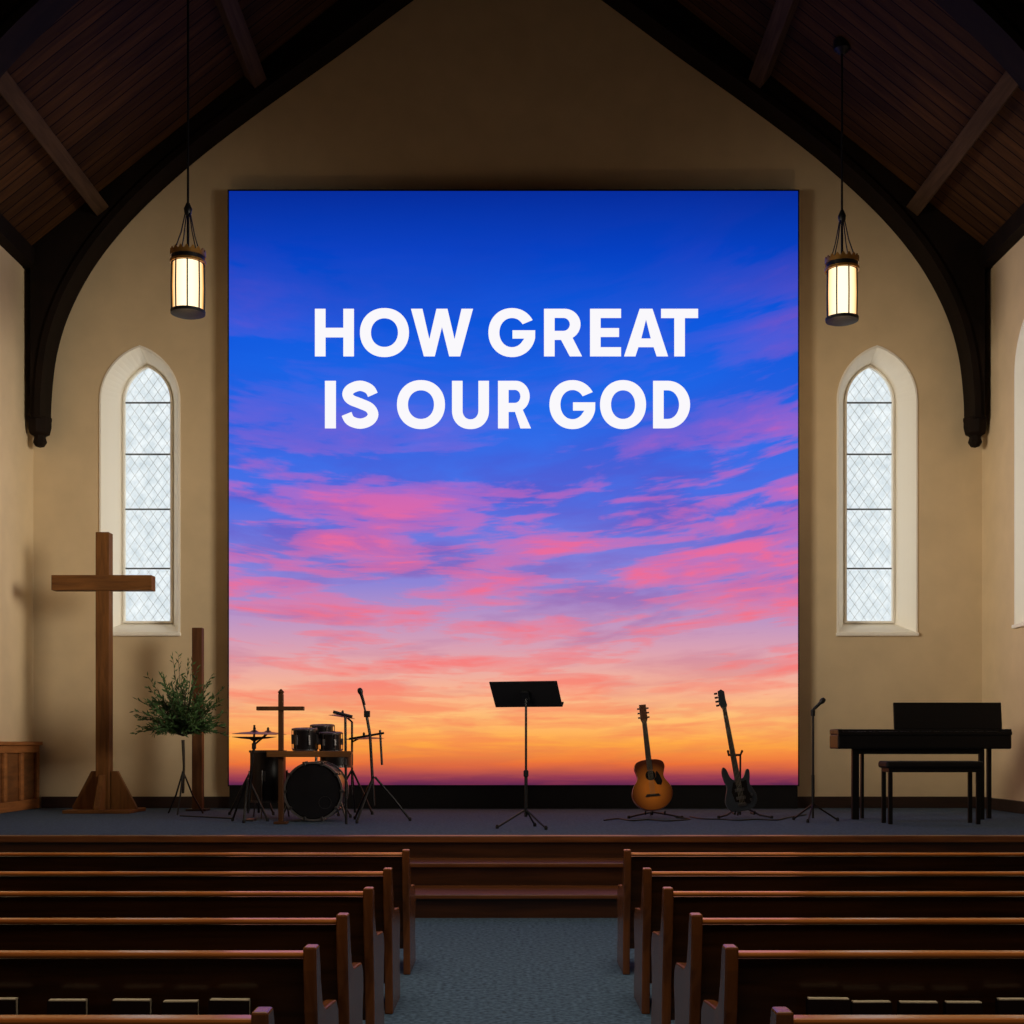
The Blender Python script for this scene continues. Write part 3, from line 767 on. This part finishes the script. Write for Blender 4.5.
MB().lathe([(0.002, -0.0005), (0.05, -0.0005), (0.05, 0.0012), (0.002, 0.0012)], 28, T(0, -0.0555, 0.345) @ R(PI/2, 'X')).build('sound_hole', M_guard, gu)
MB().prism([(-0.075, 0.135), (0.075, 0.135), (0.06, 0.16), (-0.06, 0.16)], -0.064, -0.054).build('bridge', M_fret, gu, bevel=0.002)
MB().prism([(0.03, 0.30), (0.055, 0.25), (0.095, 0.24), (0.11, 0.28), (0.09, 0.34), (0.065, 0.385), (0.055, 0.37), (0.052, 0.33)], -0.0565, -0.054).build('pickguard', M_guard, gu)
MB().prism([(-0.028, 0.48), (0.028, 0.48), (0.022, 0.88), (-0.022, 0.88)], -0.052, -0.03).build('neck', M_gneck, gu, bevel=0.004)
MB().prism([(-0.028, 0.40), (0.028, 0.40), (0.022, 0.88), (-0.022, 0.88)], -0.060, -0.0525).build('fretboard', M_fret, gu)
hd = MB().prism([(-0.024, 0.875), (0.024, 0.875), (0.036, 0.91), (0.034, 1.055), (-0.034, 1.055), (-0.036, 0.91)], -0.050, -0.034).build('headstock', M_gneck, gu, bevel=0.003)
for sg in (-1, 1):
    for z_ in (0.925, 0.97, 1.015):
        MB().box(min(sg*0.034, sg*0.058), max(sg*0.034, sg*0.058), -0.047, -0.037, z_-0.008, z_+0.008).build('tuning_peg', M_chrome, hd, bevel=0.002)
mb = MB()
for i in range(6):
    x = -0.018+i*0.0072; mb.tube([(x*1.3, -0.0655, 0.15), (x, -0.062, 0.9)], 0.0009, 4)
mb.build('strings', M_string, gu)

def guitar_stand(px, d, label, hgt=0.42, low=False):
    loc, lx, lz = stage(px, d)
    g = thing('guitar_stand', label, 'stand', loc)
    zt_ = 0.05 if low else 0.12
    MB().tube([(0, 0.16, 0.02), (0, 0.15, hgt)], 0.010, 8).build('pole', M_black, g)
    for sg in (-1, 1):
        l = MB().tube([(0, 0.155, zt_), (sg*0.16, -0.02, 0.03), (sg*0.26, -0.12, 0.012)], 0.010, 8).build('leg', M_black, g)
        MB().lathe([(0.015, 0), (0.015, 0.02), (0.011, 0.028)], 8, T(sg*0.26, -0.12, 0)).build('foot', M_blackm, l)
        MB().tube([(sg*0.09, 0.07, 0.045), (sg*0.095, -0.09, 0.042), (sg*0.095, -0.12, 0.07)], 0.009, 8).build('cradle_arm', M_blackm, g)
    MB().tube([(0, 0.155, zt_), (0, 0.3, 0.012)], 0.010, 8).build('leg', M_black, g)
    return g
guitar_stand(654, 12.86, 'low black floor stand under the orange acoustic guitar', 0.075, True)

loc, lx, lz = stage(743, 12.8)
ba = thing('bass_guitar', 'dark bass guitar with a long thin neck leaning left in its stand', 'guitar', (loc[0], loc[1], loc[2]+0.07))
ba.rotation_euler = (R(-0.165, 'Y') @ R(-0.12, 'X')).to_euler()
ol = cat([(0.0, 0.0), (0.10, 0.01), (0.165, 0.07), (0.175, 0.14), (0.145, 0.21), (0.125, 0.26), (0.14, 0.33), (0.145, 0.39), (0.115, 0.40), (0.075, 0.335), (0.035, 0.315),
          (-0.035, 0.315), (-0.075, 0.35), (-0.10, 0.43), (-0.135, 0.455), (-0.155, 0.40), (-0.145, 0.32), (-0.13, 0.25), (-0.155, 0.18), (-0.175, 0.11), (-0.15, 0.04), (-0.09, 0.005)], 4, True)
ol = [(x*0.9, z) for x, z in ol]
MB().prism(ol, -0.022, 0.022).build('body', M_bass, ba, bevel=0.006)
MB().prism([(-0.06, 0.10), (0.08, 0.06), (0.11, 0.12), (0.08, 0.2), (0.085, 0.3), (0.05, 0.29), (-0.05, 0.29), (-0.08, 0.2)], -0.025, -0.022).build('pickguard', M_guard, ba)
for z_ in (0.13, 0.21): MB().box(-0.045, 0.045, -0.033, -0.0255, z_-0.016, z_+0.016).build('pickup', M_chrome, ba, bevel=0.003)
MB().box(-0.04, 0.04, -0.035, -0.0225, 0.045, 0.08).build('bridge', M_chrome, ba, bevel=0.003)
for x_, z_ in ((0.095, 0.10), (0.112, 0.145)): MB().lathe([(0.012, 0), (0.011, 0.014), (0.002, 0.015)], 12, T(x_, -0.022, z_) @ R(PI/2, 'X')).build('knob', M_chrome, ba)
MB().prism([(-0.03, 0.26), (0.03, 0.26), (0.02, 1.03), (-0.02, 1.03)], -0.032, -0.02).build('neck', M_gneck, ba, bevel=0.003)
MB().prism([(-0.03, 0.26), (0.03, 0.26), (0.02, 1.03), (-0.02, 1.03)], -0.037, -0.0325).build('fretboard', M_fret, ba)
hd = MB().prism([(-0.02, 1.025), (0.02, 1.025), (0.034, 1.06), (0.028, 1.12), (0.03, 1.20), (0.0, 1.225), (-0.035, 1.21), (-0.045, 1.08)], -0.034, -0.018).build('headstock', M_bass, ba, bevel=0.003)
for z_ in (1.07, 1.11, 1.15, 1.19): MB().box(-0.075, -0.042, -0.03, -0.022, z_-0.01, z_+0.01).build('tuning_peg', M_chrome, hd, bevel=0.002)
mb = MB()
for i in range(4):
    x = -0.016+i*0.0107; mb.tube([(x*1.3, -0.0405, 0.07), (x, -0.040, 1.04)], 0.0014, 4)
mb.build('strings', M_string, ba)
gs = guitar_stand(743, 12.86, 'low black floor stand under the dark bass guitar', 0.62)
MB().tube([(-0.14, 0.05, 0.66), (-0.12, 0.13, 0.62), (0.0, 0.15, 0.62), (0.0, 0.05, 0.66)], 0.012, 8).build('yoke', M_blackm, gs)

# ------------------------------------------------------------------ vocal mic stand
loc, lx, lz = stage(813, 12.3)
mi = thing('microphone_stand', 'slim black microphone stand with angled microphone, between bass guitar and piano', 'microphone stand', loc)
MB().tube([(0, 0, 0.03), (0, 0, lz(712))], 0.011, 8).build('pole', M_black, mi)
MB().tube([(0, 0, 0.12), (0, 0, lz(775))], 0.015, 8).build('outer_tube', M_black, mi)
MB().lathe([(0.02, 0.0), (0.022, 0.05), (0.015, 0.06)], 10, T(0, 0, lz(716))).build('clip', M_blackm, mi)
mic(mi, T(lx(812), 0, lz(711)) @ R(0.8, 'Y') @ Matrix.Scale(0.95, 4))
tripod(mi, 0.16, 0.24, 0.009, 0.1)

# ------------------------------------------------------------------ piano + bench
d = 12.5; loc, lx, lz = stage(922, d)
pi_ = thing('digital_piano', 'black digital piano with raised music rest at the right of the stage', 'piano', loc)
zt, zb = lz(729), lz(749)
MB().box(lx(838), lx(1012), 0.0, 0.34, zb, zt-0.05).build('keybed', M_piano, pi_, bevel=0.015)
MB().box(lx(838), lx(1012), 0.19, 0.34, zt-0.05, zt).build('control_panel', M_piano, pi_, bevel=0.012)
for a, b in ((838, 843), (1007, 1012)): MB().box(lx(a), lx(b), 0.0, 0.19, zt-0.05, zt).build('key_cheek', M_piano, pi_, bevel=0.008)
mb = MB(); nk = 52; xa, xb = lx(844), lx(1006)
for i in range(nk):
    w_ = (xb-xa)/nk; mb.box(xa+i*w_+0.0006, xa+(i+1)*w_-0.0006, 0.03, 0.185, zt-0.052, zt-0.030)
mb.build('white_keys', M_keys, pi_)
mb = MB()
for i in range(nk-1):
    if (i % 7) in (0, 2, 3, 5, 6):
        w_ = (xb-xa)/nk; x = xa+(i+1)*w_; mb.box(x-0.006, x+0.006, 0.09, 0.185, zt-0.03, zt-0.018)
mb.build('black_keys', M_blackm, pi_)
MB().box(lx(838), lx(1012), -0.01, 0.028, zt-0.06, zt-0.025).build('key_slip', M_piano, pi_, bevel=0.005)
def px2(p): return (p-512)*(d+0.28)/F-loc[0]
MB().box(px2(894), px2(1002), -0.012, 0.012, 0, 0.265, T(0, 0.28, zt) @ R(-0.12, 'X')).build('music_rest', M_piano, pi_, bevel=0.006)
for a, b in ((854, 861), (982, 987)):
    MB().box(lx(a), lx(b), 0.06, 0.11, 0, zb).build('leg', M_piano, pi_, bevel=0.006)
MB().box(lx(997), lx(1001), 0.24, 0.29, 0, zb).build('leg', M_piano, pi_, bevel=0.006)
MB().box(lx(868), lx(871), 0.24, 0.29, 0, zb).build('leg', M_piano, pi_, bevel=0.006)
MB().box(lx(861), lx(982), 0.075, 0.095, zb-0.05, zb).build('stretcher', M_piano, pi_, bevel=0.003)

loc, lx, lz = stage(930, 11.95)
be = thing('piano_bench', 'black padded bench standing in front of the piano', 'bench', loc)
MB().box(lx(882), lx(979), -0.14, 0.14, lz(768), lz(761)).build('seat', M_leather, be, bevel=0.02)
MB().box(lx(885), lx(976), -0.12, 0.12, lz(772), lz(768)).build('apron', M_piano, be, bevel=0.003)
for a in (885, 972):
    for y_ in (-0.12, 0.09):
        MB().box(lx(a), lx(a+4), y_, y_+0.03, 0, lz(772)).build('leg', M_piano, be, bevel=0.003)

# ------------------------------------------------------------------ cables on the stage
def cable(pts, label):
    p = cat([((x-512)*d_/F, d_, ST+0.007) for x, d_ in pts], 8)
    o = MB().tube(p, 0.007, 6).build('floor_cable', M_cable, smooth=True); tag(o, label, 'cable'); return o
cable([(604, 12.35), (618, 12.6), (632, 12.3), (648, 12.45), (668, 12.25), (690, 12.55), (676, 12.8)], 'black cable looping on the stage around the acoustic guitar stand')
cable([(690, 12.95), (702, 12.6), (722, 12.5), (738, 12.35), (756, 12.5), (776, 12.4), (788, 12.8), (806, 13.3)], 'black cable winding across the stage in front of the bass guitar')
cable([(180, 13.1), (205, 12.9), (220, 12.75), (232, 12.65)], 'short black cable on the stage between the plant and the hi-hat')

# ------------------------------------------------------------------ pews
PT = 0.67
PL = 3.9
def make_pew(sg):
    r = thing('church_pew', '', 'pew', (0, 0, 0), group='wooden pews')
    def bx(mb, a, b, *q): return mb.box(min(sg*a, sg*b), max(sg*a, sg*b), *q)
    sh = 0.10/0.67
    def slant(y0, y1, z0, z1, a, b):
        return MB().prism([(y0+(PT-z0)*sh, z0), (y1+(PT-z0)*sh, z0), (y1+(PT-z1)*sh, z1), (y0+(PT-z1)*sh, z1)], min(sg*a, sg*b), max(sg*a, sg*b), 'yz')
    slant(0.0, 0.025, 0.14, PT-0.02, 0.035, PL-0.035).build('backrest', M_pew, r)
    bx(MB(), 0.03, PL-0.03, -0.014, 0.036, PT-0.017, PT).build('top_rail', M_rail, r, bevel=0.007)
    bx(MB(), 0.035, PL-0.035, 0.09, 0.47, 0.375, 0.405).build('seat', M_pew, r, bevel=0.008)
    prof = [(-0.032, 0.688), (0.034, 0.688), (0.048, 0.655), (0.068, 0.58), (0.105, 0.505), (0.17, 0.475), (0.30, 0.465), (0.40, 0.455), (0.445, 0.42), (0.455, 0.36), (0.43, 0.27), (0.425, 0.15), (0.46, 0.09), (0.46, 0.0), (0.06, 0.0), (0.055, 0.12), (0.035, 0.3), (-0.01, 0.5), (-0.028, 0.62)]
    for a in (0.0, PL-0.038):
        MB().prism(prof, min(sg*a, sg*(a+0.038)), max(sg*a, sg*(a+0.038)), 'yz').build('pew_end', M_pewend, r, bevel=0.006)
    rk_ = bx(MB(), 0.3, PL-0.3, -0.065, 0.035, 0.375, 0.388).build('book_rack', M_pew, r)
    bx(MB(), 0.3, PL-0.3, -0.072, -0.062, 0.375, 0.47).build('rack_front', M_pew, rk_)
    return r
protoR = make_pew(1); protoL = make_pew(-1)
rows = [(1018, 2.83), (952, 3.714), (919, 4.407), (892, 5.2), (872, 6.0), (853, 7.03)]
ordn = ['cut off by the bottom edge', 'with hymn books in its rack', 'third from the bottom edge', 'third from the stage', 'second from the stage', 'closest to the stage']
for i, (yy, dd) in enumerate(rows):
    for sg, proto in ((1, protoR), (-1, protoL)):
        o = proto if i == 0 else copy_tree(proto)
        xe = 0.605 if sg > 0 else -0.555
        if i == 0: xe = 0.57 if sg > 0 else -0.525
        o.location = (xe, dd, 0)
        o['label'] = 'dark wooden pew %s of the aisle, %s' % ('right' if sg > 0 else 'left', ordn[i])

# hymn books
def make_book():
    r = thing('hymn_book', '', 'book', (0, 0, 0), group='hymn books in the pew racks')
    cv = MB()
    cv.box(-0.06, 0.06, -0.014, -0.011, 0, 0.152); cv.box(-0.06, 0.06, 0.011, 0.014, 0, 0.152); cv.box(-0.06, -0.057, -0.011, 0.011, 0, 0.152)
    cv.build('cover', M_cover, r)
    MB().box(-0.0565, 0.057, -0.0105, 0.0105, 0.003, 0.155).build('pages', M_pages, r)
    return r
bk = make_book()
bl = [(-1, [(-2, 'leftmost one'), (68, 'second from its left end'), (132, 'middle one'), (181, 'second from its right end'), (230, 'nearest the aisle')]),
      (1, [(828, 'nearest the aisle'), (871, 'second from its left end'), (918, 'middle one'), (963, 'second from its right end'), (1016, 'rightmost one')])]
first = True
rb2 = random.Random(11)
for sg, lst in bl:
    for px, w_ in lst:
        o = bk if first else copy_tree(bk); first = False
        dd = 3.714-0.036
        o.location = ((px-512)*dd/F, dd, 0.3885)
        o.rotation_euler = (0, 0, rb2.uniform(-0.04, 0.04))
        o.scale = (rb2.uniform(0.82, 1.0), 1, rb2.uniform(0.95, 1.02))
        o['label'] = 'hymn book in the pew rack %s of the aisle, %s' % ('left' if sg < 0 else 'right', w_)

# ------------------------------------------------------------------ lights
def area(name, loc, target, sx, sy, e, col, spread=PI):
    li = bpy.data.lights.new(name, 'AREA'); li.shape = 'RECTANGLE'; li.size = sx; li.size_y = sy; li.energy = e; li.color = col; li.spread = spread
    o = bpy.data.objects.new(name, li); C.objects.link(o); o.location = loc
    o.rotation_euler = (Vector(target)-Vector(loc)).to_track_quat('-Z', 'Y').to_euler(); return o
area('side_wall_fill', (XL+0.5, 7.6, 3.8), (XR, 14.2, 3.4), 3.0, 2.4, 60, (1.0, 0.89, 0.73), math.radians(50))  # added lamp inside the room, brightens the right and back walls
area('side_wall_fill', (XR-0.5, 7.6, 3.8), (XL, 14.2, 3.4), 3.0, 2.4, 70, (1.0, 0.91, 0.77), math.radians(50))  # its counterpart, an added lamp to brighten the left wall
area('nave_fill', (0, 6.0, 6.8), (0, 7.0, 0), 6, 3, 68, (1.0, 0.82, 0.62), math.radians(95))  # unseen fill added overhead, lights pew tops but not their backs
area('nave_fill', (0, 1.2, 6.4), (0, 3.8, 0), 6, 2, 34, (1.0, 0.82, 0.6), math.radians(95))  # extra fill added on the camera side to reach the book tops
w = bpy.data.worlds.new('World'); bpy.context.scene.world = w; w.use_nodes = True
w.node_tree.nodes['Background'].inputs[0].default_value = (1.0, 0.88, 0.72, 1); w.node_tree.nodes['Background'].inputs[1].default_value = 0.016

# ------------------------------------------------------------------ camera
cam = bpy.data.cameras.new('camera'); co = bpy.data.objects.new('camera', cam); C.objects.link(co)
co.location = (0, 0, EYE); co.rotation_euler = (PI/2, 0, 0)
cam.sensor_width = 36; cam.lens = F*36/1024; cam.shift_y = (HZ-512)/1024; cam.clip_end = 200
bpy.context.scene.camera = co
bpy.context.scene.view_settings.view_transform = 'Standard'
bpy.context.scene.view_settings.look = 'None'
